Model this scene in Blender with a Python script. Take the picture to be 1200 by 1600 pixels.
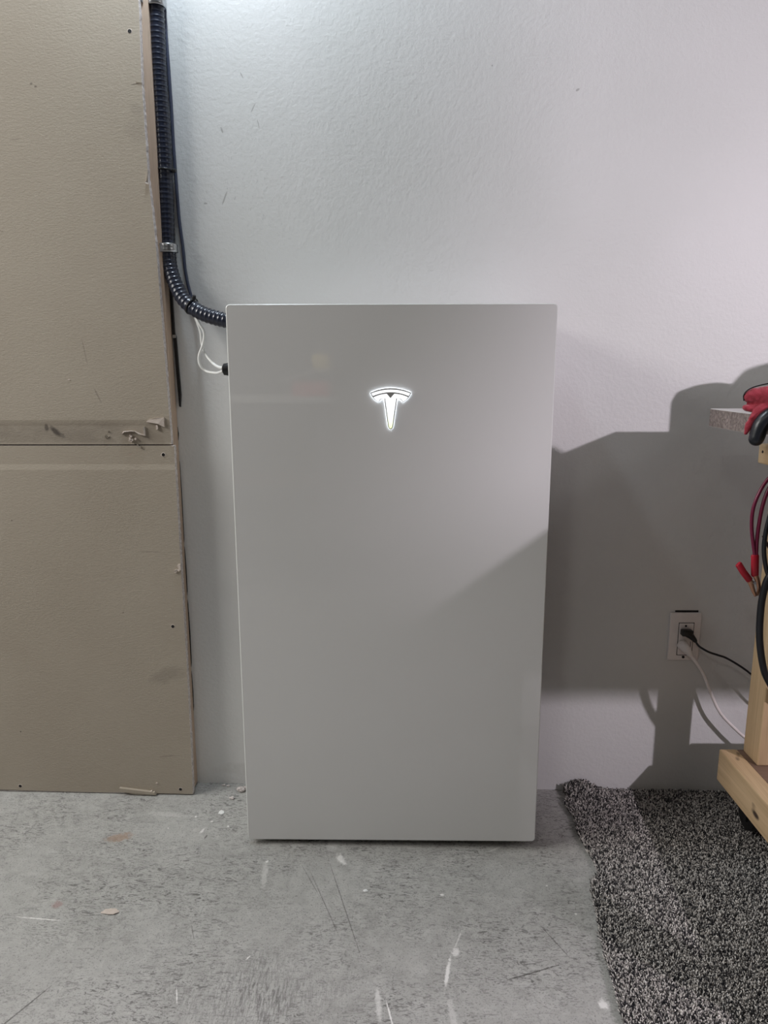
import bpy, bmesh, math, random
from mathutils import Vector, Matrix, noise
import numpy as np
random.seed(7)
for o in list(bpy.data.objects): bpy.data.objects.remove(o)
S = bpy.context.scene
COL = S.collection

# ------------------------------------------------------------------ camera
p, yw, rl = .1908, .0146, -.0018
fw = Vector((-math.sin(yw)*math.cos(p), math.cos(yw)*math.cos(p), -math.sin(p)))
rt = Vector((math.cos(yw), math.sin(yw), 0)); up = rt.cross(fw)
R_ = rt*math.cos(rl)+up*math.sin(rl); U_ = -rt*math.sin(rl)+up*math.cos(rl)
cam = bpy.data.cameras.new('camera'); co = bpy.data.objects.new('camera', cam); COL.objects.link(co)
m = Matrix((R_, U_, -fw)).transposed().to_4x4(); m.translation = Vector((.006, -1.348, .971))
co.matrix_world = m
cam.sensor_fit = 'VERTICAL'; cam.sensor_height = 32; cam.lens = 1109/1600*32
cam.clip_start = .02
S.camera = co
# ------------------------------------------------------------------ colour management, world, lights
S.view_settings.view_transform = 'Standard'; S.view_settings.look = 'None'
S.view_settings.gamma = 1; S.view_settings.use_curve_mapping = False
S.view_settings.exposure = -0.12
W = bpy.data.worlds.new('world'); S.world = W; W.use_nodes = True
W.node_tree.nodes['Background'].inputs[0].default_value = (.8, .9, 1, 1)
W.node_tree.nodes['Background'].inputs[1].default_value = .05
LB = Vector((1.62, -1.30, 1.36))          # work lamp on its stand, right of the camera
LA = Vector((-.38, .02, 2.14))             # ceiling lamp almost above the appliance
def light(name, typ, loc, energy, col, size=.1, size_y=None, target=None):
    l = bpy.data.lights.new(name, typ); l.energy = energy; l.color = col
    if typ == 'AREA':
        l.size = size
        if size_y: l.shape = 'RECTANGLE'; l.size_y = size_y
        else: l.shape = 'DISK'
    else: l.shadow_soft_size = size
    o = bpy.data.objects.new(name, l); COL.objects.link(o); o.location = loc
    if target is not None:
        o.rotation_euler = (Vector(target)-Vector(loc)).to_track_quat('-Z', 'Y').to_euler()
    return o
light('work_lamp_light', 'AREA', LB, 21, (.985, .89, .99), .035, target=(.25, .2, .55))
light('ceiling_lamp_light', 'POINT', LA, 25, (.78, .90, 1), .05)
light('left_fill_light', 'AREA', (-2.4, -.62, 2.1), 54, (1, .98, .94), 1.4, .7, target=(-.3, -.2, .3))  # broad fill added from the left, no fixture behind it
light('right_fill_light', 'AREA', (2.2, -1.3, 2.3), 3.5, (1, .985, .97), 1.1, .3, target=(.2, -.2, .3))  # weak fill added from the right, no fixture behind it

light('back_table_fill', 'AREA', (-.55, -1.75, 2.05), 7, (1, .97, .92), .3, target=(-.5, -2.1, .9))  # added lamp, brightens the table things so the glass mirrors them

# ------------------------------------------------------------------ helpers
def tag(o, label=None, cat=None, group=None, kind=None):
    if label: o['label'] = label
    if cat: o['category'] = cat
    if group: o['group'] = group
    if kind: o['kind'] = kind
    return o
def empty(name, label, cat, loc=(0, 0, 0), group=None):
    o = bpy.data.objects.new(name, None); COL.objects.link(o); o.location = loc
    o.empty_display_size = .05
    return tag(o, label, cat, group)
def link(name, me, mat=None, parent=None):
    o = bpy.data.objects.new(name, me); COL.objects.link(o)
    for mm in (mat if isinstance(mat, (list, tuple)) else [mat]):
        if mm: me.materials.append(mm)
    if parent is not None:
        o.parent = parent
        o.matrix_parent_inverse = Matrix.Translation(-parent.location) if parent.parent is None else Matrix()
    return o
def bobj(name, bm, mat=None, parent=None, smooth=False, angle=None):
    bmesh.ops.recalc_face_normals(bm, faces=bm.faces)
    me = bpy.data.meshes.new(name); bm.to_mesh(me); bm.free()
    if smooth:
        me.polygons.foreach_set('use_smooth', [True]*len(me.polygons))
        if angle: me.set_sharp_from_angle(angle=math.radians(angle))
    return link(name, me, mat, parent)
def box(bm, x0, x1, y0, y1, z0, z1, bev=0, seg=2):
    r = bmesh.ops.create_cube(bm, size=1)
    vs = r['verts']
    for v in vs:
        v.co = Vector(((x0+x1)/2+v.co.x*(x1-x0), (y0+y1)/2+v.co.y*(y1-y0), (z0+z1)/2+v.co.z*(z1-z0)))
    if bev:
        es = list({e for v in vs for e in v.link_edges})
        bmesh.ops.bevel(bm, geom=es, offset=bev, segments=seg, profile=.5, affect='EDGES')
    return bm
def BX(*a, **k):
    return box(bmesh.new(), *a, **k)
def spline(pts, n=12):
    P = [Vector(q) for q in pts]; out = []
    P = [P[0]*2-P[1]]+P+[P[-1]*2-P[-2]]
    for i in range(1, len(P)-2):
        a, b, c, d = P[i-1:i+3]
        for k in range(n):
            t = k/n
            out.append(.5*((2*b)+(c-a)*t+(2*a-5*b+4*c-d)*t*t+(3*b-a-3*c+d)*t**3))
    out.append(P[-2]); return out
def tube(bm, path, rad, seg=12, flat=1.0, up0=None):
    """sweep a circle along path; rad = number, list or function of arclength"""
    n = len(path); rings = []; s = 0
    t0 = (path[1]-path[0]).normalized()
    u = Vector(up0) if up0 else (Vector((0, 1, 0)) if abs(t0.y) < .9 else Vector((1, 0, 0)))
    for i in range(n):
        if i: s += (path[i]-path[i-1]).length
        t = (path[min(i+1, n-1)]-path[max(i-1, 0)]).normalized()
        u = (u-t*u.dot(t)).normalized(); w = t.cross(u)
        r = rad(s) if callable(rad) else (rad[i] if isinstance(rad, (list, tuple)) else rad)
        rings.append([bm.verts.new(path[i]+(u*math.cos(2*math.pi*k/seg)*flat+w*math.sin(2*math.pi*k/seg))*r) for k in range(seg)])
    for a, b in zip(rings, rings[1:]):
        for k in range(seg):
            bm.faces.new((a[k], a[(k+1) % seg], b[(k+1) % seg], b[k]))
    bm.faces.new(rings[0][::-1]); bm.faces.new(rings[-1])
    return bm
def cyl(bm, c0, c1, r, seg=24):
    return tube(bm, [Vector(c0), Vector(c1)], r, seg)
def resample(path, step):
    out = [path[0]]; acc = 0
    for a, b in zip(path, path[1:]):
        L = (b-a).length
        while acc+L >= step:
            f = (step-acc)/L; a = a.lerp(b, f); out.append(a.copy()); L = (b-a).length; acc = 0
        acc += L
    return out
def prism_xz(bm, pts, y0, y1):
    """outline in x,z extruded from y0 to y1"""
    a = [bm.verts.new((x, y0, z)) for x, z in pts]; b = [bm.verts.new((x, y1, z)) for x, z in pts]
    n = len(pts)
    bm.faces.new(a); bm.faces.new(b[::-1])
    for i in range(n): bm.faces.new((a[i], b[i], b[(i+1) % n], a[(i+1) % n]))
    return bm
def prism_xy(bm, pts, z0, z1):
    a = [bm.verts.new((x, y, z0)) for x, y in pts]; b = [bm.verts.new((x, y, z1)) for x, y in pts]
    n = len(pts)
    bm.faces.new(a[::-1]); bm.faces.new(b)
    for i in range(n): bm.faces.new((a[i], a[(i+1) % n], b[(i+1) % n], b[i]))
    return bm

# ------------------------------------------------------------------ node material helper
class NM:
    def __init__(s, name):
        s.m = bpy.data.materials.new(name); s.m.use_nodes = True
        s.t = s.m.node_tree; s.b = s.t.nodes['Principled BSDF']
        s.tc = s.t.nodes.new('ShaderNodeTexCoord'); s.co = s.tc.outputs['Object']
    def n(s, typ, **k):
        x = s.t.nodes.new('ShaderNode'+typ)
        for a, v in k.items(): setattr(x, a, v)
        return x
    def lk(s, a, b): s.t.links.new(a, b)
    def setv(s, inp, v):
        if hasattr(v, 'is_linked') or hasattr(v, 'links'): s.lk(v, inp)
        else:
            if isinstance(v, (tuple, list)) and len(v) == 3 and inp.type == 'RGBA': v = (*v, 1)
            inp.default_value = v
    def P(s, **k):
        for a, v in k.items():
            nm = {'base': 'Base Color', 'rough': 'Roughness', 'metal': 'Metallic', 'coat': 'Coat Weight', 'coatr': 'Coat Roughness', 'spec': 'Specular IOR Level',
                  'em': 'Emission Color', 'es': 'Emission Strength', 'trans': 'Transmission Weight', 'normal': 'Normal', 'sheen': 'Sheen Weight', 'sss': 'Subsurface Weight'}[a]
            s.setv(s.b.inputs[nm], v)
        return s.m
    def map(s, sc=(1, 1, 1), rot=(0, 0, 0), loc=(0, 0, 0), vec=None):
        x = s.n('Mapping'); s.lk(vec or s.co, x.inputs[0]); x.inputs['Scale'].default_value = sc
        x.inputs['Rotation'].default_value = rot; x.inputs['Location'].default_value = loc
        return x.outputs[0]
    def noise(s, scale, detail=4, rough=.5, vec=None, dist=0):
        x = s.n('TexNoise'); s.lk(vec or s.co, x.inputs['Vector']); x.inputs['Scale'].default_value = scale
        x.inputs['Detail'].default_value = detail; x.inputs['Roughness'].default_value = rough; x.inputs['Distortion'].default_value = dist
        return x.outputs[0]
    def ramp(s, fac, stops):
        x = s.n('ValToRGB'); s.lk(fac, x.inputs[0]); r = x.color_ramp
        while len(r.elements) < len(stops): r.elements.new(.5)
        for e, (pos, c) in zip(r.elements, stops):
            e.position = pos; e.color = (c, c, c, 1) if isinstance(c, (int, float)) else (*c, 1)
        return x.outputs[0]
    def mix(s, f, a, b, mode='MIX'):
        x = s.n('Mix', data_type='RGBA', blend_type=mode)
        s.setv(x.inputs[0], f); s.setv(x.inputs[6], a); s.setv(x.inputs[7], b)
        return x.outputs[2]
    def math(s, op, a, b=0., c=None, clamp=False):
        x = s.n('Math', operation=op, use_clamp=clamp)
        s.setv(x.inputs[0], a); s.setv(x.inputs[1], b)
        if c is not None: s.setv(x.inputs[2], c)
        return x.outputs[0]
    def bump(s, h, strength=.3, dist=.002, normal=None):
        x = s.n('Bump'); s.lk(h, x.inputs['Height']); x.inputs['Strength'].default_value = strength
        x.inputs['Distance'].default_value = dist
        if normal: s.lk(normal, x.inputs['Normal'])
        return x.outputs[0]
    def spot(s, c, r, ang=0, axes='xy', ragged=.5, nz=None, soft=.25, cut=1.0):
        """mask of an irregular patch of wear at c (two coordinates) with radii r, turned by ang"""
        sep = s.n('SeparateXYZ'); s.lk(s.co, sep.inputs[0])
        A, B = (sep.outputs['XYZ'.index(k.upper())] for k in axes)
        u = s.math('SUBTRACT', A, c[0]); v = s.math('SUBTRACT', B, c[1])
        ca, sa = math.cos(ang), math.sin(ang)
        uu = s.math('ADD', s.math('MULTIPLY', u, ca/r[0]), s.math('MULTIPLY', v, sa/r[0]))
        vv = s.math('ADD', s.math('MULTIPLY', u, -sa/r[1]), s.math('MULTIPLY', v, ca/r[1]))
        d = s.math('SQRT', s.math('ADD', s.math('MULTIPLY', uu, uu), s.math('MULTIPLY', vv, vv)))
        if nz: d = s.math('ADD', d, s.math('MULTIPLY', s.math('SUBTRACT', nz, .5), ragged*4))
        return s.math('DIVIDE', s.math('SUBTRACT', cut, d), soft, clamp=True)

def simple(name, base, rough=.5, metal=0, var=.08, scale=60, bump=0, **k):
    M = NM(name); f = M.noise(scale, 3)
    c2 = tuple(min(1, x*(1+var)) for x in base); c1 = tuple(x*(1-var) for x in base)
    M.P(base=M.mix(f, c1, c2), rough=rough, metal=metal, **k)
    if bump: M.P(normal=M.bump(M.noise(scale*4, 3), bump, .001))
    return M.m

# wall paint: white, lightly dirty, orange-peel roller texture
M = NM('wall_paint')
tex = M.noise(150, 3, .55); tex2 = M.noise(45, 2)
col = M.mix(M.ramp(M.noise(3, 4), [(.35, 0), (.7, 1)]), (.70, .70, .69), (.74, .735, .73))
nz = M.noise(70, 4)
str1 = M.noise(1, 3, .6, M.map((420, 1, 110), (0, .5, 0)))
scuff = M.math('MULTIPLY', M.ramp(str1, [(.63, 0), (.72, 1)]), M.spot((-.32, 1.35), (.14, .2), .6, 'xz', .3, nz, .8))
col = M.mix(M.math('MULTIPLY', scuff, .5), col, (.27, .27, .26))
for c, r, a in [((-.345, 1.33), (.0015, .012), -.4), ((-.385, 1.32), (.004, .002), 0), ((.372, 1.53), (.004, .002), .6), ((.20, 1.575), (.0015, .0015), 0),
                ((-.345, 1.46), (.002, .006), .3), ((-.28, 1.50), (.0012, .01), -.5), ((-.3, 1.56), (.0012, .008), .5), ((-.27, 1.47), (.001, .009), .2)]:
    col = M.mix(M.math('MULTIPLY', M.spot(c, r, a, 'xz', .4, nz), .6), col, (.30, .29, .28))
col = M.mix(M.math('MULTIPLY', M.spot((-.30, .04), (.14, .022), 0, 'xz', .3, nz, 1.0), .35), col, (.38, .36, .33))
b = M.bump(tex, .45, .0015); b = M.bump(tex2, .15, .002, b)
m_wall = M.P(base=col, rough=.48, normal=b, spec=.35)

# unpainted drywall face paper
M = NM('drywall_paper')
fine = M.noise(1, 4, .6, M.map((160, 160, 330)))
big = M.noise(4, 4)
col = M.mix(M.ramp(big, [(.3, 0), (.7, 1)]), (.40, .348, .283), (.435, .383, .315))
col = M.mix(M.math('MULTIPLY', M.ramp(M.noise(420, 2), [(.45, 0), (.75, 1)]), .10), col, (.5, .46, .4))
nz = M.noise(45, 4); nzb = M.noise(14, 5, .6)
smud = M.ramp(M.noise(1, 5, .65, M.map((9, 9, 18))), [(.40, 0), (.62, 1)])
sep = M.n('SeparateXYZ'); M.lk(M.co, sep.inputs[0])
zb = M.math('MULTIPLY', M.math('DIVIDE', M.math('SUBTRACT', sep.outputs[2], .826), .006, clamp=True), M.math('DIVIDE', M.math('SUBTRACT', .878, sep.outputs[2]), .010, clamp=True))
col = M.mix(M.math('MULTIPLY', zb, M.math('MULTIPLY_ADD', smud, .32, .20)), col, (.20, .17, .14))
for c, r, a, s_ in [((-.500, 1.480), (.016, .016), 0, .12), ((-.50, 1.445), (.03, .03), .5, .10), ((-.703, 1.53), (.004, .003), .5, .5), ((-.695, 1.525), (.003, .002), 0, .6),
                    ((-.718, .855), (.018, .008), -.8, .85), ((-.705, .846), (.012, .006), -.5, .45), ((-.735, .862), (.006, .009), .1, .7), ((-.745, 1.43), (.014, .0012), .1, .35),
                    ((-.498, 1.528), (.012, .0012), .2, .6), ((-.795, 1.26), (.012, .001), -.3, .5), ((-.64, 1.02), (.0012, .03), .15, .3), ((-.62, .93), (.002, .02), .4, .3),
                    ((-.86, .16), (.002, .002), 0, .8), ((-.83, .66), (.002, .0015), 0, .7), ((-.6, .45), (.0018, .0018), 0, .6), ((-.52, .10), (.03, .001), .1, .4),
                    ((-.53, .59), (.03, .001), -.02, .35), ((-.51, .30), (.05, .02), .3, .2)]:
    col = M.mix(M.math('MULTIPLY', M.spot(c, r, a, 'xz', .25, nz, .5), s_), col, (.075, .062, .055))
b = M.bump(fine, .45, .0015)
m_paper = M.P(base=col, rough=.75, normal=b, spec=.2)

M = NM('gypsum_core'); f = M.noise(180, 4, .7)
m_gyp = M.P(base=M.mix(M.ramp(f, [(.4, 0), (.65, 1)]), (.52, .47, .45), (.82, .76, .74)), rough=.9, normal=M.bump(f, .8, .002))
M = NM('torn_paper'); f = M.noise(120, 4, .7)
m_torn = M.P(base=M.mix(f, (.45, .38, .33), (.72, .64, .58)), rough=.9, normal=M.bump(f, .6, .001))

def wood(name, a, bcol, axis, knots=True, rough=.6):
    M = NM(name)
    sc = [34, 34, 34]; sc[axis] = 2.2
    v = M.map(tuple(sc)); g = M.noise(1, 5, .6, v, .6)
    sc2 = [220, 220, 220]; sc2[axis] = 9
    g2 = M.noise(1, 3, .5, M.map(tuple(sc2)))
    c = M.mix(M.ramp(g, [(.3, 0), (.7, 1)]), a, bcol)
    c = M.mix(M.math('MULTIPLY', M.ramp(g2, [(.5, 0), (.7, 1)]), .25), c, tuple(x*.6 for x in a))
    if knots:
        sc3 = [16, 16, 16]; sc3[axis] = 9
        k = M.noise(1, 2, .5, M.map(tuple(sc3), loc=(3.1, .4, 1.7)))
        c = M.mix(M.ramp(k, [(.70, 0), (.74, 1)]), c, (.05, .03, .02))
    return M.P(base=c, rough=rough, normal=M.bump(g, .25, .001))
m_stud = wood('stud_wood', (.46, .34, .25), (.62, .47, .36), 2, False)
m_pine_y = wood('pine_along_y', (.42, .29, .16), (.60, .43, .26), 1)
m_pine_x = wood('pine_along_x', (.42, .29, .16), (.60, .43, .26), 0)
m_pine_z = wood('pine_along_z', (.42, .29, .16), (.60, .43, .26), 2)
m_ply = wood('plywood', (.13, .08, .055), (.20, .125, .09), 0, False)

# concrete
M = NM('concrete')
n1 = M.noise(5, 6, .6); n2 = M.noise(38, 5, .65, dist=.6)
col = M.mix(M.ramp(n1, [(.3, 0), (.7, 1)]), (.41, .405, .385), (.50, .495, .475))
col = M.mix(M.ramp(n2, [(.35, 0), (.7, 1)]), M.mix(1., col, (.80, .80, .80), 'MULTIPLY'), M.mix(.5, col, (.46, .455, .44)))
swl = M.noise(2.2, 2)
wv = M.n('Mapping'); M.lk(M.co, wv.inputs[0]); wv.inputs['Scale'].default_value = (55, 170, 1)
M.setv(wv.inputs['Rotation'], (0, 0, .45))
tr = M.noise(1, 6, .75, wv.outputs[0], 1.6)
pit = M.ramp(tr, [(.515, 0), (.60, 1)])
area = M.ramp(M.noise(6, 4, .6, M.map((1, 1, 1), loc=(3.3, 1.2, 0))), [(.36, 0), (.58, 1)])
col = M.mix(M.math('MULTIPLY', M.math('MULTIPLY', pit, area), .88), col, (.12, .117, .11))
wv2 = M.map((230, 40, 1), (0, 0, .12)); tr2 = M.noise(1, 5, .7, wv2, .9)
area2 = M.spot((-.22, -.36), (.2, .10), 0, 'xy', .3, M.noise(9, 3), .9)
col = M.mix(M.math('MULTIPLY', M.math('MULTIPLY', M.ramp(tr2, [(.46, 0), (.60, 1)]), area2), .8), col, (.14, .135, .13))
grit = M.ramp(M.noise(330, 3, .6), [(.56, 0), (.68, 1)])
col = M.mix(M.math('MULTIPLY', grit, .6), col, (.12, .12, .115))
lt = M.ramp(M.noise(1, 4, .7, M.map((30, 60, 1), (0, 0, -.5), (5, 2, 0))), [(.60, 0), (.72, 1)])
col = M.mix(M.math('MULTIPLY', lt, .30), col, (.58, .575, .56))
nz = M.noise(130, 5, .75); nzf = M.noise(240, 3, .6)
WH = (.80, .79, .77); DK = (.07, .065, .06)
def sp(c, r, a, s_, colr, rag=.55, soft=.5, nzz=None):
    global col
    col = M.mix(M.math('MULTIPLY', M.spot(c, r, a, 'xy', rag, nzz or nz, soft), s_), col, colr)
for c, r, a, s_ in [((-.106, -.036), (.009, .016), .35, .75), ((-.097, -.048), (.006, .010), .8, .6), ((-.124, .006), (.016, .022), 0, .22), ((-.255, -.085), (.007, .045), .1, .3), ((-.2556, -.05), (.004, .004), 0, .8),
                    ((.098, -.305), (.004, .040), -.2, .85), ((.1147, -.262), (.008, .012), 0, .7), ((.122, -.235), (.002, .03), -.4, .45), ((.101, -.385), (.007, .045), .1, .3),
                    ((-.019, -.367), (.006, .035), .1, .5), ((.002, -.392), (.0017, .036), .25, .9), ((.349, -.357), (.009, .012), .2, .8), ((-.654, -.209), (.045, .0016), -.08, .8),
                    ((-.248, -.283), (.002, .006), -.6, .9), ((-.35, -.36), (.0015, .018), .3, .8), ((-.413, .038), (.004, .011), -.3, .7), ((-.44, .085), (.003, .003), 0, .9),
                    ((-.40, .07), (.004, .002), .5, .9), ((-.36, .055), (.003, .003), 0, .9), ((-.49, .045), (.002, .002), 0, .8), ((.22, .0), (.018, .003), .5, .35),
                    ((-.5, .09), (.06, .010), -.1, .20), ((.35, -.17), (.003, .003), 0, .7), ((.31, -.1), (.003, .003), 0, .7), ((.10, -.13), (.004, .003), 0, .9),
                    ((-.09, .012), (.02, .01), .1, .1)]:
    sp(c, r, a, s_, WH)
for c, r, a, s_, cc in [((-.585, .012), (.032, .016), .35, .55, (.33, .20, .12)), ((-.633, -.175), (.012, .012), 0, .40, (.32, .14, .12)), ((-.09, -.16), (.0012, .14), .32, .6, DK),
                    ((.25, -.298), (.075, .0018), .33, .8, DK), ((.297, -.235), (.0015, .05), .5, .6, DK), ((-.13, -.15), (.0012, .11), .42, .5, DK), ((-.16, -.10), (.001, .06), .5, .5, DK),
                    ((-.59, -.39), (.0018, .07), -.55, .7, DK), ((-.36, -.23), (.001, .03), .4, .5, DK), ((-.40, .02), (.003, .006), -.3, .7, DK)]:
    sp(c, r, a, s_, cc)
b = M.bump(n2, .4, .004); b = M.bump(M.math('MULTIPLY', pit, area), -.6, .003, b); b = M.bump(nzf, .5, .0015, b)
m_floor = M.P(base=col, rough=.72, normal=b, spec=.3)

m_plain = simple('white_ceiling_paint', (.20, .197, .193), .8)
m_rear = simple('rear_wall_paint', (.14, .137, .13), .7)
# appliance
M = NM('back_painted_glass'); f = M.noise(2.2, 3)
m_glass = M.P(base=M.mix(f, (.75, .75, .745), (.765, .765, .76)), rough=.42, coat=1., coatr=.03, spec=.3)
M.b.inputs['Coat IOR'].default_value = 1.65
m_gedge = simple('polished_glass_edge', (.80, .82, .80), .25)
m_body = simple('white_powder_coat', (.66, .66, .65), .45)
m_feet = simple('black_rubber', (.015, .015, .016), .6)
M = NM('emblem_light'); sep = M.n('SeparateXYZ'); M.lk(M.co, sep.inputs[0])
g = M.math('DIVIDE', M.math('SUBTRACT', sep.outputs[2], .872), .035, clamp=True)
m_emb = M.P(base=(.9, .9, .9), em=M.mix(g, (.80, .97, .36), (.93, .97, 1)), es=1.25, rough=.5)
M = NM('emblem_halo_rim')
m_embe = M.P(base=(.8, .8, .8), em=(.86, .93, 1), es=4.2, rough=.5)  # glowing rim added to light a halo on the panel round the emblem
m_embp = simple('emblem_backing', (.34, .34, .33), .5)
M = NM('black_conduit_plastic')
m_cond = M.P(base=(.010, .014, .030), rough=.30, spec=.5, coat=.3, coatr=.2, normal=M.bump(M.noise(200, 2), .05, .001))
m_cable = simple('dark_blue_grey_cable', (.05, .06, .10), .4)
m_metal = simple('galvanised_steel', (.55, .56, .57), .28, 1.0, .1, 90)
m_tie = simple('black_nylon', (.008, .008, .009), .35)
m_whitewire = simple('white_wire', (.82, .83, .82), .4)
m_plate = simple('white_plastic', (.84, .78, .76), .35)
m_slot = simple('dark_slot', (.01, .009, .009), .7)
m_slab = NM('laminate_top'); m_slab = m_slab.P(base=m_slab.mix(m_slab.noise(20, 4), (.46, .43, .42), (.52, .49, .48)), rough=.4)
M = NM('chipped_board_edge'); f = M.noise(70, 5, .7, dist=2.0)
m_slabe = M.P(base=M.mix(M.ramp(f, [(.42, 0), (.62, 1)]), (.13, .10, .09), (.29, .235, .215)), rough=.75, normal=M.bump(f, .9, .003))
m_grey = simple('grey_painted_steel', (.16, .155, .165), .5)
M = NM('red_knit'); f = M.n('TexVoronoi'); M.lk(M.co, f.inputs['Vector']); f.inputs['Scale'].default_value = 700
m_red = M.P(base=M.mix(M.noise(60, 3), (.25, .012, .028), (.38, .022, .045)), rough=.8, sheen=.3, normal=M.bump(f.outputs[0], .5, .0008))
m_latex = simple('black_latex', (.008, .010, .014), .33, bump=.15)
m_purple = simple('magenta_red_cable', (.16, .010, .045), .35)
m_blackc = simple('black_cable', (.010, .011, .015), .35)
m_redgrip = simple('red_vinyl_grip', (.42, .012, .03), .35)
m_copper = simple('copper_jaw', (.62, .36, .24), .35, .9)
m_wheel = simple('black_wheel_rubber', (.006, .006, .007), .5)

# ------------------------------------------------------------------ structure
def fz(x, y):                       # the slab falls gently to the right and away from the wall
    xx = max(-1.2, min(1.6, x)); yy = max(-1.3, y)
    return -.005-.015*xx+.052*(yy-.21)
WY = .21
bm = bmesh.new(); xs = [-2.7, -1.2, -.6, 0, .6, 1.6, 2.7]; ys = [-4.2, -1.3, -.6, 0, WY+.12]
g = [[bm.verts.new((x, y, fz(x, y))) for x in xs] for y in ys]
low = [[bm.verts.new((x, y, -.25)) for x in xs] for y in ys]
for j in range(len(ys)-1):
    for i in range(len(xs)-1):
        bm.faces.new((g[j][i], g[j][i+1], g[j+1][i+1], g[j+1][i]))
        bm.faces.new((low[j][i], low[j+1][i], low[j+1][i+1], low[j][i+1]))
tag(bobj('floor', bm, m_floor), kind='structure')
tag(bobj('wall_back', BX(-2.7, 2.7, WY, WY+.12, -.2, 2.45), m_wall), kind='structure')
tag(bobj('wall_left', BX(-2.8, -2.7, -4.2, WY+.12, -.2, 2.45), m_plain), kind='structure')
tag(bobj('wall_right', BX(2.7, 2.8, -4.2, WY+.12, -.2, 2.45), m_plain), kind='structure')
tag(bobj('wall_front', BX(-2.8, 2.8, -4.3, -4.2, -.2, 2.45), m_rear), kind='structure')
tag(bobj('ceiling', BX(-2.8, 2.8, -4.3, WY+.12, 2.45, 2.55), m_plain), kind='structure')

# ------------------------------------------------------------------ framed-out partition with drywall on the left
SX = -.469
def interp(tab, z):
    for (z0, x0), (z1, x1) in zip(tab, tab[1:]):
        if z0 <= z <= z1: return x0+(x1-x0)*(z-z0)/(z1-z0)
    return tab[0][1] if z < tab[0][0] else tab[-1][1]
def panel(name, label, z0, z1, edge, taper_at, ragged):
    root = empty(name, label, 'drywall panel', (-1.2, .165, z0))
    zs = sorted(set([z0+(z1-z0)*i/260 for i in range(261)] + [taper_at+s*k for s in (-1, 1) for k in (.040, .046, .052) if z0 < taper_at+s*k < z1]))
    bm = bmesh.new(); rows = []
    for z in zs:
        d = abs(z-taper_at)
        y = .160+(.0016 if d < .040 else (.0016*(.052-d)/.012 if d < .052 else 0))
        x = interp(edge, z)+.0007*noise.noise(Vector((0, 0, z*90)))*ragged+.0006*noise.noise(Vector((3, 0, z*380)))
        gw = .0007+.0008*max(0, noise.noise(Vector((9, 1, z*160)))+.15)*ragged
        bot = z
        row = [bm.verts.new((xx, y, bot)) for xx in (-2.69, -1.4, -.9, -.7, -.6, -.55, x-.012, x-gw)]
        row.append(bm.verts.new((x, y+.0006, bot))); row.append(bm.verts.new((x+.0004*random.random(), .1727, bot))); row.append(bm.verts.new((-2.69, .1727, bot)))
        rows.append(row)
    if z0 < .1:
        for k, v in enumerate(rows[0]): v.co.z = fz(v.co.x, .16)+.0035+.001*math.sin(v.co.x*40)
    for a, b_ in zip(rows, rows[1:]):
        for k in range(len(a)-1):
            f = bm.faces.new((a[k], a[k+1], b_[k+1], b_[k])); f.material_index = 1 if k in (7, 8) else 0
        bm.faces.new((a[-1], a[0], b_[0], b_[-1]))
    for r in (rows[0], rows[-1]):
        f = bm.faces.new(r); f.material_index = 1
    bobj('board', bm, [m_paper, m_gyp], root)
    return root
up_panel = panel('drywall_panel', 'upper tan unpainted drywall sheet with smudged bottom edge', .8262, 2.449,
                 [(.82, -.469), (1.0, -.472), (1.21, -.4765), (1.30, -.480), (1.353, -.4843), (1.53, -.4855), (1.67, -.482), (2.45, -.480)], .8262, 1.0)
lo_panel = panel('drywall_panel', 'lower tan drywall sheet reaching down to the concrete floor', .006, .8235,
                 [(0, -.4665), (.15, -.4643), (.39, -.4636), (.6, -.4638), (.83, -.4642)], .8235, .8)
def screw(x, z, par, r=.0038):
    bm = bmesh.new(); tube(bm, [Vector((x, .1612 if abs(z-.8235) < .05 else .1597, z)), Vector((x, .163, z))], r, 16)
    s_ = bobj('screw', bm, m_slot, par)
    bm = bmesh.new(); n = 22
    ys_ = .1596
    a = [bm.verts.new((x+math.cos(t)*r*.98, ys_, z+math.sin(t)*r*.98)) for t in [2*math.pi*k/n for k in range(n)]]
    b2 = [bm.verts.new((x+math.cos(t)*r*(1.18+.35*random.random()), ys_+.0006, z+math.sin(t)*r*(1.18+.35*random.random()))) for t in [2*math.pi*k/n for k in range(n)]]
    for k in range(n): bm.faces.new((a[k], a[(k+1) % n], b2[(k+1) % n], b2[k]))
    bobj('screw_rim', bm, m_torn, par)
for x, z in [(-.5035, 1.6205), (-1.3, 1.62), (-1.3, 1.2)]: screw(x, z, up_panel)
for x, z in [(-.4882, .804), (-.4903, .4178), (-.8747, .021), (-.4958, .0154), (-1.3, .42)]: screw(x, z, lo_panel)
def flap(par, pts, y=.1575, t=.0016, mat=None, name='torn_paper'):
    bm = bmesh.new(); prism_xz(bm, pts, y, .1625)
    for v in bm.verts:
        if v.co.y < .1585: v.co.y -= .0025*random.random()
    bobj(name, bm, mat or m_torn, par)
def pc(cx, cy):        # sheet coordinates measured around the torn corner (x, z)
    return (-.8379+(cx/3.75)*.001371, .8296-(cy-495)/3.75*.00136)
flap(up_panel, [pc(869, 372), pc(890, 358), pc(930, 350), pc(975, 346), pc(974, 402), pc(958, 396), pc(940, 384), pc(905, 378)])
flap(up_panel, [pc(925, 392), pc(935, 390), pc(937, 414), pc(928, 418)])
flap(up_panel, [pc(851, 402), pc(857, 400), pc(860, 453), pc(850, 452), pc(825, 447), pc(800, 430), pc(785, 428), pc(740, 430), pc(722, 445), pc(720, 442), pc(735, 427), pc(775, 424), pc(800, 426), pc(830, 442), pc(851, 447)])
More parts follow.
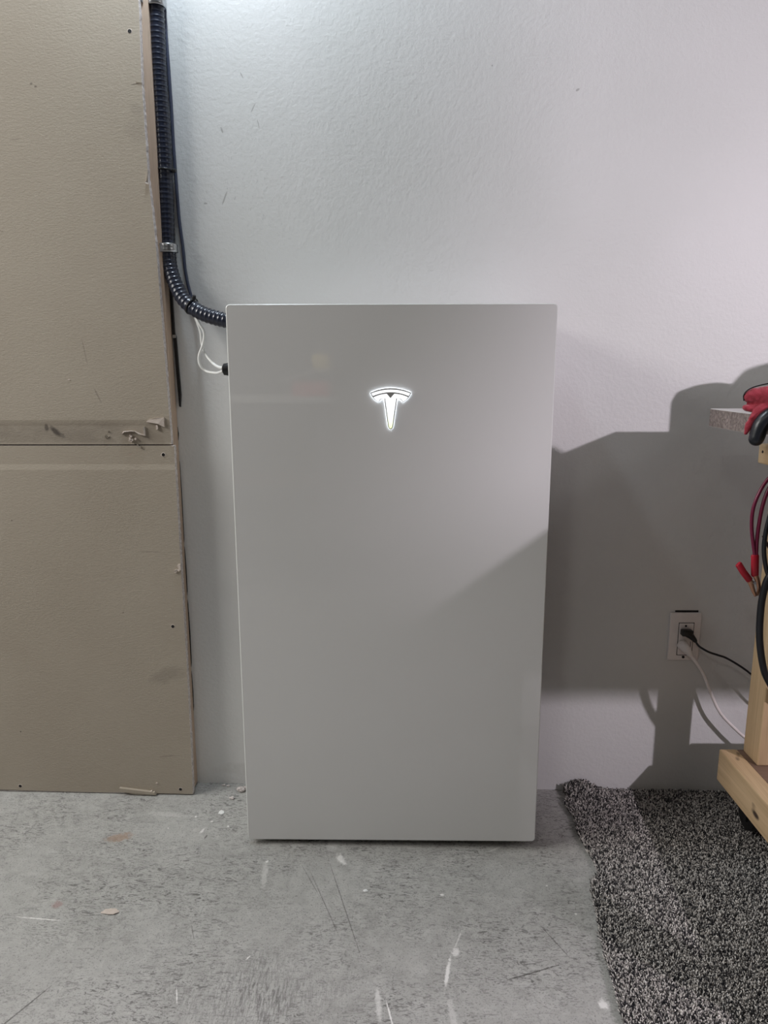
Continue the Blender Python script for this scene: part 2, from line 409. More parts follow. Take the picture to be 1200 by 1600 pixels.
for k in range(9):
    cx, cy = 760+random.random()*42, 452+random.random()*40
    flap(up_panel, [pc(cx+math.cos(a)*(4+5*random.random()), cy+math.sin(a)*(4+5*random.random())) for a in [i*1.05 for i in range(6)]])
flap(up_panel, [pc(808, 500), pc(816, 512), pc(830, 520), pc(828, 526), pc(812, 518)], mat=m_paper)
for k in range(7):
    cx, cy = 618+random.random()*26, 428+random.random()*40
    flap(up_panel, [pc(cx+math.cos(a)*(2+5*random.random()), cy+math.sin(a)*(2+5*random.random())) for a in [i*1.25 for i in range(5)]], y=.1592, mat=m_paper)
flap(up_panel, [pc(430, 128), pc(438, 124), pc(447, 130), pc(438, 134)], y=.1592)
flap(up_panel, [(-.4848, 1.366), (-.4842, 1.367), (-.4865, 1.354), (-.4905, 1.347), (-.4835, 1.344), (-.4835, 1.347), (-.488, 1.349)])
flap(up_panel, [(-.4855, 1.5295), (-.4975, 1.533), (-.493, 1.5305)], y=.159, mat=m_paper)
flap(lo_panel, [(-.4642, .563), (-.470, .562), (-.4725, .558), (-.469, .553), (-.4725, .549), (-.4685, .546), (-.4642, .550)])
flap(lo_panel, [(-.4785, .549), (-.474, .551), (-.472, .546), (-.476, .5425), (-.480, .545)])
flap(lo_panel, [(-.4642, .8235), (-.471, .8235), (-.466, .821)], y=.1585)
flap(lo_panel, [(-.553, .032), (-.549, .033), (-.5475, .030), (-.552, .029)], y=.1585)
flap(lo_panel, [(-.638, .021), (-.556, .010), (-.552, .004), (-.60, .003), (-.634, .012)], y=.1555, mat=m_paper, name='peeled_paper')
flap(lo_panel, [(-.566, .012), (-.562, .013), (-.5605, .003), (-.5655, .002)], y=.1565)

st = empty('wall_stud', 'pale wooden stud edge between drywall sheets and the white wall', 'stud', (-.488, .19, .005))
bm = BX(-.507, SX, .1732, .2095, .006, 2.449, bev=.0015)
bobj('lumber', bm, m_stud, st)
# dark open joint between stud and wall, in broken pieces
for z0, z1, w in [(.60, .785, .0008), (.475, .59, .0013), (.30, .465, .0016), (.19, .29, .0010), (.83, .86, .0012)]:
    bm = bmesh.new(); pts = [(SX, z0), (SX+w, z0+.01), (SX+w*1.4, (z0+z1)/2), (SX+w*.7, z1-.01), (SX, z1)]
    prism_xz(bm, pts, .2078, .2098); bobj('joint_gap', bm, m_slot, st)
bm = bmesh.new(); cyl(bm, (SX-.001, .1825, 1.275), (SX+.0006, .1825, 1.275), .0022, 12); bobj('nail_hole', bm, m_slot, st)

# ------------------------------------------------------------------ appliance (white glass-fronted wall battery)
ap = empty('battery_unit', 'tall white glass-fronted battery cabinet with a glowing T emblem', 'battery', (0, .1, .0))
H, Wd = 1.099, .609
bm = bmesh.new()
def rrect(w, h, r, n=8, zc=0):
    pts = []
    for cx, cz, a0 in [(w/2-r, h-r, 0), (-w/2+r, h-r, 90), (-w/2+r, r, 180), (w/2-r, r, 270)]:
        for k in range(n+1):
            a = math.radians(a0+90*k/n); pts.append((cx+math.cos(a)*r, cz+math.sin(a)*r+zc))
    return pts
cf = .0014                                             # ground and polished chamfer round the sheet
loops = [[bm.verts.new((x, y, z)) for x, z in pts] for pts, y in
         ((rrect(Wd-2*cf, H-2*cf, .008-cf, zc=cf), 0), (rrect(Wd, H, .008), cf*.8), (rrect(Wd, H, .008), .009))]
f = bm.faces.new(loops[0]); f.material_index = 0
f = bm.faces.new(loops[2][::-1]); f.material_index = 1
for a_, b_ in zip(loops, loops[1:]):
    for k in range(len(a_)):
        f = bm.faces.new((a_[k], b_[k], b_[(k+1) % len(a_)], a_[(k+1) % len(a_)])); f.material_index = 1
fp = bobj('front_panel', bm, [m_glass, m_gedge], ap)
bm = bmesh.new(); prism_xz(bm, [(x, z+.006) for x, z in rrect(Wd-.016, H-.012, .010)], .0092, .185)
bobj('body', bm, m_body, ap)
bobj('wall_bracket', BX(-.25, .25, .185, .2095, .25, 1.0, bev=.002), m_metal, ap)
for x in (-.24, .24):
    zf = fz(x, .1)
    bobj('foot', BX(x-.03, x+.03, .03, .17, zf-.004, .0065, bev=.002), m_feet, ap)
for k in range(2):
    bm = BX(-.3005 if k == 0 else .2955, -.2955 if k == 0 else .3005, .05, .15, .30, .75, bev=.001)
    bobj('side_vent', bm, m_grey, ap)
# emblem: outline on the sheet in millimetre-scale units measured from its centre
K = .0001795
def em(cx, cy): return ((cx-603)*K-.0006, .9461-(cy-252)*K)
def arc(a, b_, c_, n=14):
    """quadratic curve through a, peak b, c"""
    out = []
    for i in range(n+1):
        t = i/n; ctrl = (2*b_[0]-(a[0]+c_[0])/2, 2*b_[1]-(a[1]+c_[1])/2)
        out.append(((1-t)**2*a[0]+2*t*(1-t)*ctrl[0]+t*t*c_[0], (1-t)**2*a[1]+2*t*(1-t)*ctrl[1]+t*t*c_[1]))
    return out
def emblem(name, pts, mat, y0, y1, par):
    bm = bmesh.new(); prism_xz(bm, [em(*q) for q in pts], y0, y1)
    bm.normal_update()
    if isinstance(mat, list):
        for f in bm.faces: f.material_index = 0 if abs(f.normal.y) > .5 else 1
    bmesh.ops.triangulate(bm, faces=[f for f in bm.faces if len(f.verts) > 4])
    return bobj(name, bm, mat, par)
bar = arc((400, 303), (603, 263), (806, 303)) + arc((789, 329), (603, 290), (417, 329))
emblem('emblem_bar', bar, [m_emb, m_embp], -.0031, .0005, fp)
body = ([(422, 343)] + arc((423, 342), (495, 316), (562, 307), 6)[1:] + [(600, 352)] + arc((640, 307), (710, 316), (783, 342), 6) + [(765, 364), (745, 380), (726, 390), (722, 372), (712, 361), (700, 357), (660, 354),
        (640, 490), (619, 645), (612, 661), (601, 667), (590, 661), (583, 645), (563, 490), (545, 354), (505, 357), (493, 361), (484, 372), (478, 390), (458, 380), (440, 364)])
emblem('emblem_stem', body, [m_emb, m_embp], -.0031, .0005, fp)
outl = arc((389, 297), (603, 248), (818, 297)) + [(800, 330), (775, 362), (750, 382), (724, 396), (716, 374), (702, 363), (668, 360), (650, 490), (627, 648), (618, 668), (601, 677), (584, 668), (575, 648),
        (553, 490), (536, 360), (503, 363), (490, 374), (481, 396), (455, 382), (430, 362), (405, 330)]
emblem('emblem_outline', outl, [m_embp, m_embe], -.0026, .0005, fp)

# cable gland on the left side of the unit
bm = bmesh.new(); tube(bm, [Vector((-.3245, .04, .982)), Vector((-.3215, .04, .982)), Vector((-.3130, .04, .982)), Vector((-.2960, .04, .982))], [.0060, .0110, .0122, .0122], 24)
bobj('cable_gland', bm, m_tie, ap, True, 40)

# ------------------------------------------------------------------ conduit, cable, wires
cpts = [(-.4540, .1925, 2.44), (-.4550, .1925, 2.0), (-.4575, .1925, 1.73), (-.4593, .1925, 1.676), (-.4608, .1915, 1.551), (-.4597, .1905, 1.40), (-.4613, .1895, 1.288), (-.4618, .188, 1.2285),
        (-.456, .183, 1.180), (-.431, .170, 1.1275), (-.394, .156, 1.0985), (-.350, .146, 1.0835), (-.310, .14, 1.075), (-.2990, .14, 1.072)]
path = resample(spline(cpts, 60), .00095)
PIT = .0095
def crad(s):
    ph = (s/PIT) % 1
    ridge = math.exp(-((ph-.5)/.16)**2); k = max(.62, min(1, (s-1.19)/.06))
    return .0157-.0011*k*(1-ridge)
def make_cond():
    bm = bmesh.new(); tube(bm, path, crad, 22); return bm
cd = tag(bobj('flexible_conduit', make_cond(), m_cond, None, True), 'thick black ribbed conduit curving down into the cabinet side', 'conduit')
kpts = [(-.4475, .203, 2.44), (-.446, .203, 1.738), (-.4462, .203, 1.689), (-.4460, .203, 1.631), (-.4445, .203, 1.568), (-.4434, .203, 1.5035), (-.4432, .203, 1.438), (-.4420, .203, 1.382), (-.4408, .203, 1.328),
        (-.4393, .203, 1.285), (-.4345, .203, 1.228), (-.4326, .203, 1.190), (-.4285, .203, 1.159), (-.4235, .2025, 1.138), (-.417, .200, 1.118), (-.411, .190, 1.100), (-.407, .180, 1.088)]
bm = bmesh.new(); tube(bm, spline(kpts, 10), .0034, 12)
lv = tag(bobj('thin_cable', bm, m_cable, None, True), 'thin dark grey cable running close beside the ribbed conduit', 'cable')
def wire(pts, r, name, mat, label, cat, par=None):
    bm = bmesh.new(); tube(bm, spline(pts, 10), r, 12)
    o = bobj(name, bm, mat, par, True)
    return tag(o, label, cat) if label else o
wire([(-.4130, .187, 1.105), (-.4090, .178, 1.092), (-.4002, .172, 1.076), (-.3905, .170, 1.0578), (-.3935, .168, 1.0345), (-.4022, .165, 1.011), (-.4004, .163, .9925), (-.3876, .162, .9793), (-.364, .140, .9755), (-.3420, .085, .9760), (-.3215, .04, .9800)], .0028,
     'white_wire', m_whitewire, 'white wire with the lower rounder loop into the cabinet gland', 'wire')
wire([(-.4160, .187, 1.100), (-.4080, .183, 1.082), (-.3998, .178, 1.0582), (-.3975, .175, 1.0347), (-.3890, .170, 1.0137), (-.3700, .150, .9955), (-.3450, .095, .9870), (-.3215, .04, .9845)], .0028,
     'white_wire', m_whitewire, 'white wire taking the straighter upper path into the cabinet gland', 'wire')
def clamp(z, label, rad=.0172):
    r = empty('conduit_clamp', label, 'clamp', (-.462, .19, z), 'metal clamps on the black conduit')
    cx = interp([(1.2, -.4617), (1.4, -.4597), (1.68, -.4593)], z); cy = .188 if z < 1.4 else .1925
    bm = bmesh.new(); n = 22; w = .0085; prof = [(-w, 0), (-w*.8, .0016), (-w*.3, .0010), (w*.3, .0010), (w*.8, .0016), (w, 0)]
    rings = []
    for k in range(n+1):
        a = math.radians(-10+205*k/n)                      # from the wall side over the front to the stud side
        d = Vector((math.cos(a), -math.sin(a), 0))
        rings.append([bm.verts.new(Vector((cx, cy, z+dz))+d*(rad+h)) for dz, h in prof])
    # tab on the stud
    for q in range(4):
        xx = [-.4795, -.484, -.489, -.4925][q]; hw = [1, .95, .9, .6][q]
        rings.append([bm.verts.new((xx, .1712-h*.4, z+dz*hw)) for dz, h in prof])
    for a, b_ in zip(rings, rings[1:]):
        for k in range(len(prof)-1): bm.faces.new((a[k], a[k+1], b_[k+1], b_[k]))
    o = bobj('strap', bm, m_metal, r, True)
    so = o.modifiers.new('thick', 'SOLIDIFY'); so.thickness = .0012; so.offset = 1
    bm = bmesh.new(); cyl(bm, (-.4865, .1708, z), (-.4865, .1685, z), .0042, 6); bobj('screw', bm, m_metal, r)
clamp(1.2278, 'shiny metal conduit clamp at the bend above the cabinet corner')
clamp(1.684, 'metal conduit clamp at the top edge of the picture')
def tie(c, axis, label, knob, rad=.0167):
    r = empty('cable_tie', label, 'cable tie', c)
    ax = Vector(axis).normalized(); u = ax.orthogonal().normalized(); w = ax.cross(u); c = Vector(c)
    loop = [c+(u*math.cos(t)+w*math.sin(t))*rad for t in [2*math.pi*k/28 for k in range(29)]]
    bm = bmesh.new(); tube(bm, loop, .0017, 8, 1.0); bobj('band', bm, m_tie, r, True)
    k = Vector(knob); bm = bmesh.new(); d = (k-c).normalized()
    tube(bm, [c+d*(rad-.001), c+d*(rad+.003), c+d*(rad+.0075)], [.0038, .0042, .0034], 10); bobj('tie_head', bm, m_tie, r, True, 40)
tie((-.4597, .1905, 1.3785), (.02, .02, 1), 'black cable tie around the straight run of the ribbed conduit', (-.43, .185, 1.377), .0168)
tie((-.4115, .163, 1.1105), (.80, -.28, -.52), 'black cable tie on the curved end of the ribbed conduit', (-.3985, .15, 1.14))
# thin black wedge strip down the corner of stud and wall
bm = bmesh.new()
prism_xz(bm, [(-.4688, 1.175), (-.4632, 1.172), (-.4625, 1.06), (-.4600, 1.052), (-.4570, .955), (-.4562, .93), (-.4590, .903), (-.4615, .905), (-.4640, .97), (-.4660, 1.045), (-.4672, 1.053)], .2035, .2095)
sp_ = tag(bobj('black_strip', bm, m_tie), 'flat black strip running down the corner below the conduit bend', 'strap')
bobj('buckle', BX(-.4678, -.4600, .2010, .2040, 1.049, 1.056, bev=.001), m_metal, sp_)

# ------------------------------------------------------------------ outlet
ou = empty('wall_outlet', 'white wall outlet with two plugs in it low on the wall', 'outlet', (.673, WY, .38))
bm = BX(.6365, .7070, .2040, .2098, .3235, .4380, bev=.002, seg=3)
plate = bobj('cover_plate', bm, m_plate, ou, True, 40)
bobj('receptacle', BX(.6573, .6900, .2022, .2045, .3375, .4135, bev=.0012), m_plate, ou)
bobj('receptacle_gap', BX(.6560, .6913, .2034, .2042, .3362, .4148), m_slot, ou)
for z in (.4268, .3318):
    bm = bmesh.new(); cyl(bm, (.6720, .2042, z), (.6720, .2030, z), .0032, 16); bobj('screw', bm, m_plate if z > .4 else m_slot, ou)
bm = bmesh.new(); cyl(bm, (.6718, .2024, .4075), (.6718, .2016, .4075), .0024, 14); bobj('ground_hole', bm, m_slot, ou)
bobj('slot', BX(.6848, .6858, .2016, .2024, .357, .370), m_slot, ou)
bobj('wall_cutout', BX(.6478, .7005, .2088, .2101, .4378, .4422, bev=.0005), m_slot, ou)
# black plug and cord
bp_ = empty('power_cord', 'black power cord in the upper socket, running right to the bench', 'power cord', (.674, .195, .395))
bm = BX(.6590, .6840, .186, .2016, .3870, .4020, bev=.0035, seg=3)
tube(bm, [Vector((.672, .194, .393)), Vector((.682, .192, .386)), Vector((.6885, .188, .3785)), Vector((.6905, .186, .375))], [.0085, .0072, .005, .0036], 14)
bobj('plug', bm, m_tie, bp_, True, 45)
wire([(.689, .187, .377), (.6955, .180, .3675), (.7076, .173, .3605), (.7176, .170, .3562), (.7345, .168, .3510), (.7545, .166, .3440), (.7922, .160, .3215), (.8282, .155, .2919), (.8706, .15, .2563), (.93, .15, .22), (1.05, .15, .24)], .0024, 'cord', m_blackc, None, None, bp_)
wp = empty('power_cord', 'white power cord in the lower socket, drooping to the lower shelf', 'power cord', (.674, .195, .36))
bm = bmesh.new()
tube(bm, [Vector((.6672, .2016, .3625)), Vector((.6675, .196, .3615)), Vector((.670, .188, .358)), Vector((.6765, .184, .3495)), Vector((.6815, .183, .3425))], [.0125, .0122, .0105, .0075, .0046], 20)
bobj('plug', bm, m_plate, wp, True, 45)
wire([(.6810, .1835, .3430), (.6850, .183, .3385), (.7000, .181, .3180), (.7124, .180, .2975), (.7240, .179, .2705), (.7359, .177, .2431), (.7490, .176, .2175), (.7649, .175, .1957), (.7971, .172, .164), (.8261, .17, .138), (.868, .165, .09), (.95, .16, .02), (1.02, .16, -.0005)], .0036, 'cord', m_plate, None, None, wp)

# ------------------------------------------------------------------ workbench
wb = empty('workbench', 'rolling pine workbench with a chipped grey top at the right edge', 'workbench', (1.2, -.25, 0))
tz0, tz1 = .872, .9065
bm = bmesh.new()
outline = [(.6145, .040), (.6040, -.138), (.640, -.158), (.675, -.20), (.746, -.442), (.800, -.628), (.83, -.65), (1.70, -.65), (1.70, .04)]
prism_xy(bm, outline, tz0, tz1)
for f in bm.faces:
    f.material_index = 0 if abs(f.normal.z) > .5 else 1
bm.normal_update()
for f in bm.faces: f.material_index = 0 if abs(f.normal.z) > .5 else 1
bmesh.ops.bevel(bm, geom=[e for e in bm.edges if abs(e.verts[0].co.z-e.verts[1].co.z) < 1e-6], offset=.0012, segments=1, affect='EDGES')
bobj('tabletop', bm, [m_slab, m_slabe], wb)
def beam(name, x0, x1, y0, y1, z0, z1, mat, par=wb):
    return bobj(name, BX(x0, x1, y0, y1, z0, z1, bev=.003), mat, par)
for y in (.004, -.56):
    beam('post', .757, .795, y, y+.062, .1755, .8715, m_pine_z)
    beam('post', 1.58, 1.618, y, y+.062, .1755, .8715, m_pine_z)
beam('bottom_rail', .708, .746, -.60, .070, .105, .177, m_pine_y)
beam('bottom_rail', 1.63, 1.668, -.60, .070, .105, .177, m_pine_y)
beam('bottom_rail', .7462, 1.6298, .034, .070, .105, .1635, m_pine_x)
beam('bottom_rail', .7462, 1.6298, -.60, -.564, .105, .1635, m_pine_x)
bobj('shelf_board', BX(.7462, 1.6298, -.60, .070, .1637, .1755, bev=.0008), m_ply, wb)
beam('upper_rail', .727, .7568, -.52, .0655, .798, .837, m_pine_y)
beam('upper_rail', 1.6182, 1.655, -.52, .0655, .798, .837, m_pine_y)
bobj('mounting_plate', BX(.738, .7562, -.40, .055, .838, .8718, bev=.001), m_grey, wb)
for z, y in ((.822, .048), (.812, .02)):
    bm = bmesh.new(); cyl(bm, (.7275, y, z), (.7262, y, z), .0028, 12); bobj('nail_head', bm, m_slot, wb)
for x in (.785, 1.60):
    for y in (.055, -.53):
        c = bmesh.new(); zc = .031; 
        tube(c, [Vector((x-.015, y, zc)), Vector((x-.0135, y, zc)), Vector((x+.0135, y, zc)), Vector((x+.015, y, zc))], [.030, .0335, .0335, .030], 32)
        ca = bobj('caster', c, m_wheel, wb, True, 40)
        c = BX(x-.026, x+.026, y-.032, y+.032, .1015, .1048, bev=.001)
        box(c, x-.021, x-.0165, y-.016, y+.016, zc-.008, .102, bev=.001); box(c, x+.0165, x+.021, y-.016, y+.016, zc-.008, .102, bev=.001)
        box(c, x-.021, x+.021, y-.018, y+.018, .078, .1018, bev=.004)
        bobj('fork', c, m_wheel, ca)
# things kept on the bench, mostly past the right edge
oc = tag(bobj('wood_offcut', BX(.800, 1.25, .022, .060, .1758, .238, bev=.003), m_pine_x), 'pine offcut lying on the lower bench shelf behind the post', 'wood offcut')
bm = bmesh.new(); tube(bm, [Vector((.815, -.01, z)) for z in (.9068, .912, .985, .9985, 1.004, 1.006)], [.050, .053, .053, .047, .032, .010], 40)
tag(bobj('paint_can', bm, m_grey, None, True, 50), 'round grey can standing on the bench top behind the red glove', 'can')
bm = bmesh.new(); tube(bm, [Vector((1.02, -.12, z)) for z in (.9068, .915, 1.04, 1.065, 1.075)], [.085, .09, .09, .07, .02], 40)
tag(bobj('bucket', bm, m_grey, None, True, 50), 'wide grey bucket on the bench top beyond the smaller can', 'bucket')

# glove
gl = empty('work_glove', 'red knit work glove with black dipped fingers draped over bench edge', 'glove', (.64, -.17, .92))
def blob(name, tubes, mat, par, vox=.0016, wr=0):
    bm = bmesh.new()
    for pts, rads, fl in tubes:
        pth = spline(pts, 8); rr = []
        n = len(pts)
        for i in range(len(pth)):
            t = i/8; k = min(int(t), n-2); rr.append(rads[k]+(rads[k+1]-rads[k])*(t-k))
        # round ends
        d0 = (pth[0]-pth[1]).normalized(); d1 = (pth[-1]-pth[-2]).normalized()
        P = [pth[0]+d0*rr[0]*c for c in (.95, .75, .4)] + pth + [pth[-1]+d1*rr[-1]*c for c in (.4, .75, .95)]
        Q = [rr[0]*c for c in (.3, .66, .92)] + rr + [rr[-1]*c for c in (.92, .66, .3)]
        tube(bm, P, Q, 20, fl)
    o = bobj(name, bm, mat, par, True)
    r = o.modifiers.new('r', 'REMESH'); r.mode = 'VOXEL'; r.voxel_size = vox; r.use_smooth_shade = True
    s = o.modifiers.new('s', 'SMOOTH'); s.factor = .5; s.iterations = 4
    if wr:
        tx = bpy.data.textures.new('cloth_creases', 'CLOUDS'); tx.noise_scale = .013; tx.noise_depth = 1
        dm = o.modifiers.new('creases', 'DISPLACE'); dm.texture = tx; dm.strength = wr; dm.mid_level = .5
    return o
blob('knit_body', [([(.5945, -.153, .9350), (.612, -.160, .9370), (.645, -.175, .938), (.70, -.21, .936)], [.0120, .0160, .0215, .026], .9),
                   ([(.5895, -.152, .9165), (.603, -.155, .9160), (.630, -.165, .918)], [.0060, .0075, .011], 1.2),
                   ([(.632, -.168, .925), (.608, -.166, .911), (.5935, -.164, .893), (.5865, -.163, .876)], [.014, .0105, .0075, .004], .8)], m_red, gl, wr=.0055)
blob('finger', [([(.650, -.182, .922), (.622, -.178, .908), (.6060, -.175, .892), (.5995, -.174, .867)], [.0140, .0135, .0130, .0120], 1)], m_latex, gl)
blob('finger', [([(.660, -.200, .922), (.642, -.204, .905), (.632, -.204, .885), (.629, -.203, .868)], [.0135, .0128, .012, .0112], 1)], m_latex, gl)
blob('finger', [([(.690, -.225, .922), (.676, -.240, .906), (.667, -.242, .885), (.664, -.240, .866)], [.0135, .0128, .012, .0112], 1)], m_latex, gl)
bm = bmesh.new(); tube(bm, spline([(.5835, -.154, .928), (.5822, -.154, .937), (.5865, -.157, .9455), (.599, -.161, .9520), (.622, -.168, .9575), (.655, -.182, .9625)], 8), .0011, 8)
bobj('cuff_binding', bm, m_tie, gl, True)

# jumper cables
jc = empty('jumper_cables', 'magenta red jumper cable with a red-handled clamp hanging from the bench', 'jumper cable', (.73, -.02, .79))
def jw(pts, r, name, mat, par): return wire(pts, r, name, mat, None, None, par)
jw([(.80, -.02, .60), (.79, -.022, .74), (.765, -.02, .795), (.7410, -.01, .795), (.7180, 0, .7760), (.7009, 0, .7425), (.6942, 0, .7113), (.6955, 0, .6799), (.7015, 0, .6482), (.7080, .0, .6200)], .0034, 'cable', m_purple, jc)
jw([(.82, -.02, .60), (.80, -.02, .73), (.770, -.015, .785), (.7450, -.01, .785), (.7245, 0, .7644), (.7128, .0, .7283), (.7085, .0, .6841), (.7080, .0, .6522), (.7098, .0, .6200)], .0036, 'cable', m_purple, jc)
jw([(.83, -.01, .63), (.80, 0, .75), (.765, -.005, .79), (.7473, -.008, .775), (.7340, -.01, .7463), (.7235, -.01, .7119), (.7175, -.01, .667), (.7195, -.01, .628), (.7310, -.01, .5886), (.7495, -.012, .5600), (.78, -.02, .545), (.82, -.02, .56)], .0042, 'cable', m_blackc, jc)
jw([(.7175, -.003, .665), (.7240, -.004, .6520), (.7340, -.005, .6380), (.7554, -.006, .6220), (.80, -.01, .61)], .0028, 'cable', simple('dark_maroon_cable', (.05, .008, .012), .4), jc)
bm = bmesh.new(); tube(bm, [Vector((.7068, 0, .6270)), Vector((.7072, 0, .6245)), Vector((.7105, 0, .5860)), Vector((.7110, 0, .5850))], [.0065, .0076, .0074, .0060], 18, .7)
bobj('clamp_handle', bm, m_redgrip, jc, True, 45)
bm = bmesh.new(); tube(bm, [Vector((.6745, -.003, .6095)), Vector((.6755, -.003, .6085)), Vector((.6860, -.003, .5930)), Vector((.6995, -.003, .5765)), Vector((.7005, -.003, .5755))], [.0055, .0066, .0066, .0066, .005], 18, .7)
bobj('clamp_handle', bm, m_redgrip, jc, True, 45)
for q in ([(.7105, -.001, .588), (.7165, -.001, .574), (.7205, -.001, .560), (.7175, -.002, .5450)], [(.6975, -.003, .580), (.7040, -.003, .567), (.7095, -.003, .554), (.7150, -.003, .5440)]):
    bm = bmesh.new(); P_ = spline(q, 6); tube(bm, P_, [.0058-.0032*i/len(P_) for i in range(len(P_))], 10, .45); bobj('clamp_jaw', bm, m_copper, jc, True)
bm = bmesh.new(); cyl(bm, (.7075, -.009, .572), (.7075, .006, .572), .0030, 12); bobj('pivot_pin', bm, m_metal, jc)
jw([(.81, -.03, .55), (.80, -.03, .72), (.785, -.03, .775), (.765, -.03, .70), (.7466, -.02, .6126), (.731, -.012, .5843), (.7248, -.01, .5481), (.7237, -.01, .5089), (.7276, -.01, .456), (.7392, -.01, .4023), (.7524, -.01, .3711), (.7790, -.012, .3350), (.815, -.015, .33), (.84, -.02, .40), (.835, -.025, .55)], .0066, 'hose', m_blackc,
   empty('rubber_hose', 'thick black hose looping down in front of the bench post', 'hose', (.76, -.02, .7)))

# ------------------------------------------------------------------ carpet remnant
cp = empty('carpet_remnant', 'dark speckled grey carpet remnant with a ragged left edge', 'carpet', (1.1, -.4, -.01))
cedge = [(.375, -.95), (.37, -.55), (.3701, -.42), (.3734, -.3624), (.377, -.2984), (.3811, -.227), (.3918, -.1467), (.3985, -.0999), (.4160, -.078), (.4226, -.055), (.4150, .0045), (.4088, .0475), (.4130, .085), (.4163, .1048), (.4085, .125), (.4045, .1461), (.4190, .172), (.4150, .19), (.4100, .202)]
def cx_at(y):
    for (x0, y0), (x1, y1) in zip(cedge, cedge[1:]):
        if y0 <= y <= y1: return x0+(x1-x0)*(y-y0)/(y1-y0)
    return cedge[-1][0]
def ch(x, y):            # height of the backing above the slab: flat, lifting where it meets the wall
    e = x-cx_at(y)
    return .004+.024*math.exp(-((x-.452)/.035)**2)*max(0, min(1, (y-.135)/.06))+.004*max(0, min(1, (y-.12)/.08))+.003*math.exp(-(e/.02)**2)*(1+noise.noise(Vector((0, y*25, 0))))
M = NM('carpet_backing'); n_ = M.noise(300, 2)
m_back = M.P(base=M.mix(M.ramp(n_, [(.45, 0), (.58, 1)]), (.02, .02, .022), (.22, .21, .20)), rough=1, normal=M.bump(n_, 1, .004))
bm = bmesh.new(); ysn = [-.6+.01*i for i in range(81)]
ysn = sorted(set(round(min(y, .2025), 4) for y in ysn)); cols = [0, .01, .02, .035, .05, .07, .09, .12, .2, .4, .8]
g_ = []
for y in ysn:
    x0 = cx_at(y); g_.append([(bm.verts.new((x0+c, y, fz(x0+c, y)+ch(x0+c, y))), bm.verts.new((x0+c, y, fz(x0+c, y)+.0006))) for c in cols])
for a, b_ in zip(g_, g_[1:]):
    for k in range(len(cols)-1):
        bm.faces.new((a[k][0], a[k+1][0], b_[k+1][0], b_[k][0])); bm.faces.new((a[k][1], b_[k][1], b_[k+1][1], a[k+1][1]))
    bm.faces.new((a[0][0], b_[0][0], b_[0][1], a[0][1]))
bobj('backing', bm, m_back, cp)
rng = np.random.default_rng(3)
xs_, ys_ = np.meshgrid(np.arange(.36, 1.0, .0023), np.arange(-.58, .2035, .0023))
xs_ = (xs_+rng.uniform(-.0015, .0015, xs_.shape)).ravel(); ys_ = (ys_+rng.uniform(-.0015, .0015, ys_.shape)).ravel()
keep = np.array([x > cx_at(min(y, .202))-.002+.003*noise.noise(Vector((1, y*60, 0))) and y < .2035 for x, y in zip(xs_, ys_)])
xs_, ys_ = xs_[keep], ys_[keep]; N = len(xs_)
zs_ = np.array([fz(x, y)+ch(x, y)-.001 for x, y in zip(xs_, ys_)])
hgt = rng.uniform(.0042, .0075, N); rad = rng.uniform(.0010, .0017, N); a0 = rng.uniform(0, 6.28, N)
lx, ly = rng.normal(0, .0018, N), rng.normal(0, .0018, N)
lx += -.003*(xs_ < np.array([cx_at(y) for y in ys_])+.004)
ly = np.where(ys_ > .19, -np.abs(ly), ly)
V = np.zeros((N, 8, 3), np.float32)
for k in range(4):
    a = a0+k*math.pi/2
    V[:, k] = np.stack([xs_+np.cos(a)*rad*.8, ys_+np.sin(a)*rad*.8, zs_], 1)
    V[:, 4+k] = np.stack([xs_+lx+np.cos(a+.5)*rad*.75, ys_+ly+np.sin(a+.5)*rad*.75, zs_+hgt], 1)
F = []
for k in range(4): F.append([k, (k+1) % 4, 4+(k+1) % 4, 4+k])
F.append([4, 5, 6, 7]); F = np.array(F)
faces = (F[None]+8*np.arange(N)[:, None, None]).reshape(-1, 4)
me = bpy.data.meshes.new('pile'); me.vertices.add(N*8); me.vertices.foreach_set('co', V.ravel())
me.loops.add(faces.size); me.loops.foreach_set('vertex_index', faces.ravel().astype(np.int32))
me.polygons.add(len(faces)); me.polygons.foreach_set('loop_start', np.arange(0, faces.size, 4, dtype=np.int32))
me.update(calc_edges=True)
at = me.attributes.new('yarn', 'FLOAT', 'FACE')
v_ = rng.uniform(0, 1, N); 
# neighbouring tufts share yarn, giving small clumps
cl = np.array([noise.noise(Vector((x*330, y*330, 2.))) for x, y in zip(xs_, ys_)]); v_ = np.clip(.5+cl*.75+(v_-.5)*.95, 0, 1)
at.data.foreach_set('value', np.repeat(v_, 5).astype(np.float32))
M = NM('carpet_yarn'); an = M.n('Attribute', attribute_name='yarn', attribute_type='GEOMETRY')
m_yarn = M.P(base=M.ramp(an.outputs['Fac'], [(.0, (.022, .022, .026)), (.33, (.07, .067, .068)), (.52, (.30, .28, .265)), (1., (.80, .76, .72))]), rough=.95, spec=.1)
tag(link('pile', me, m_yarn, cp), kind='stuff')

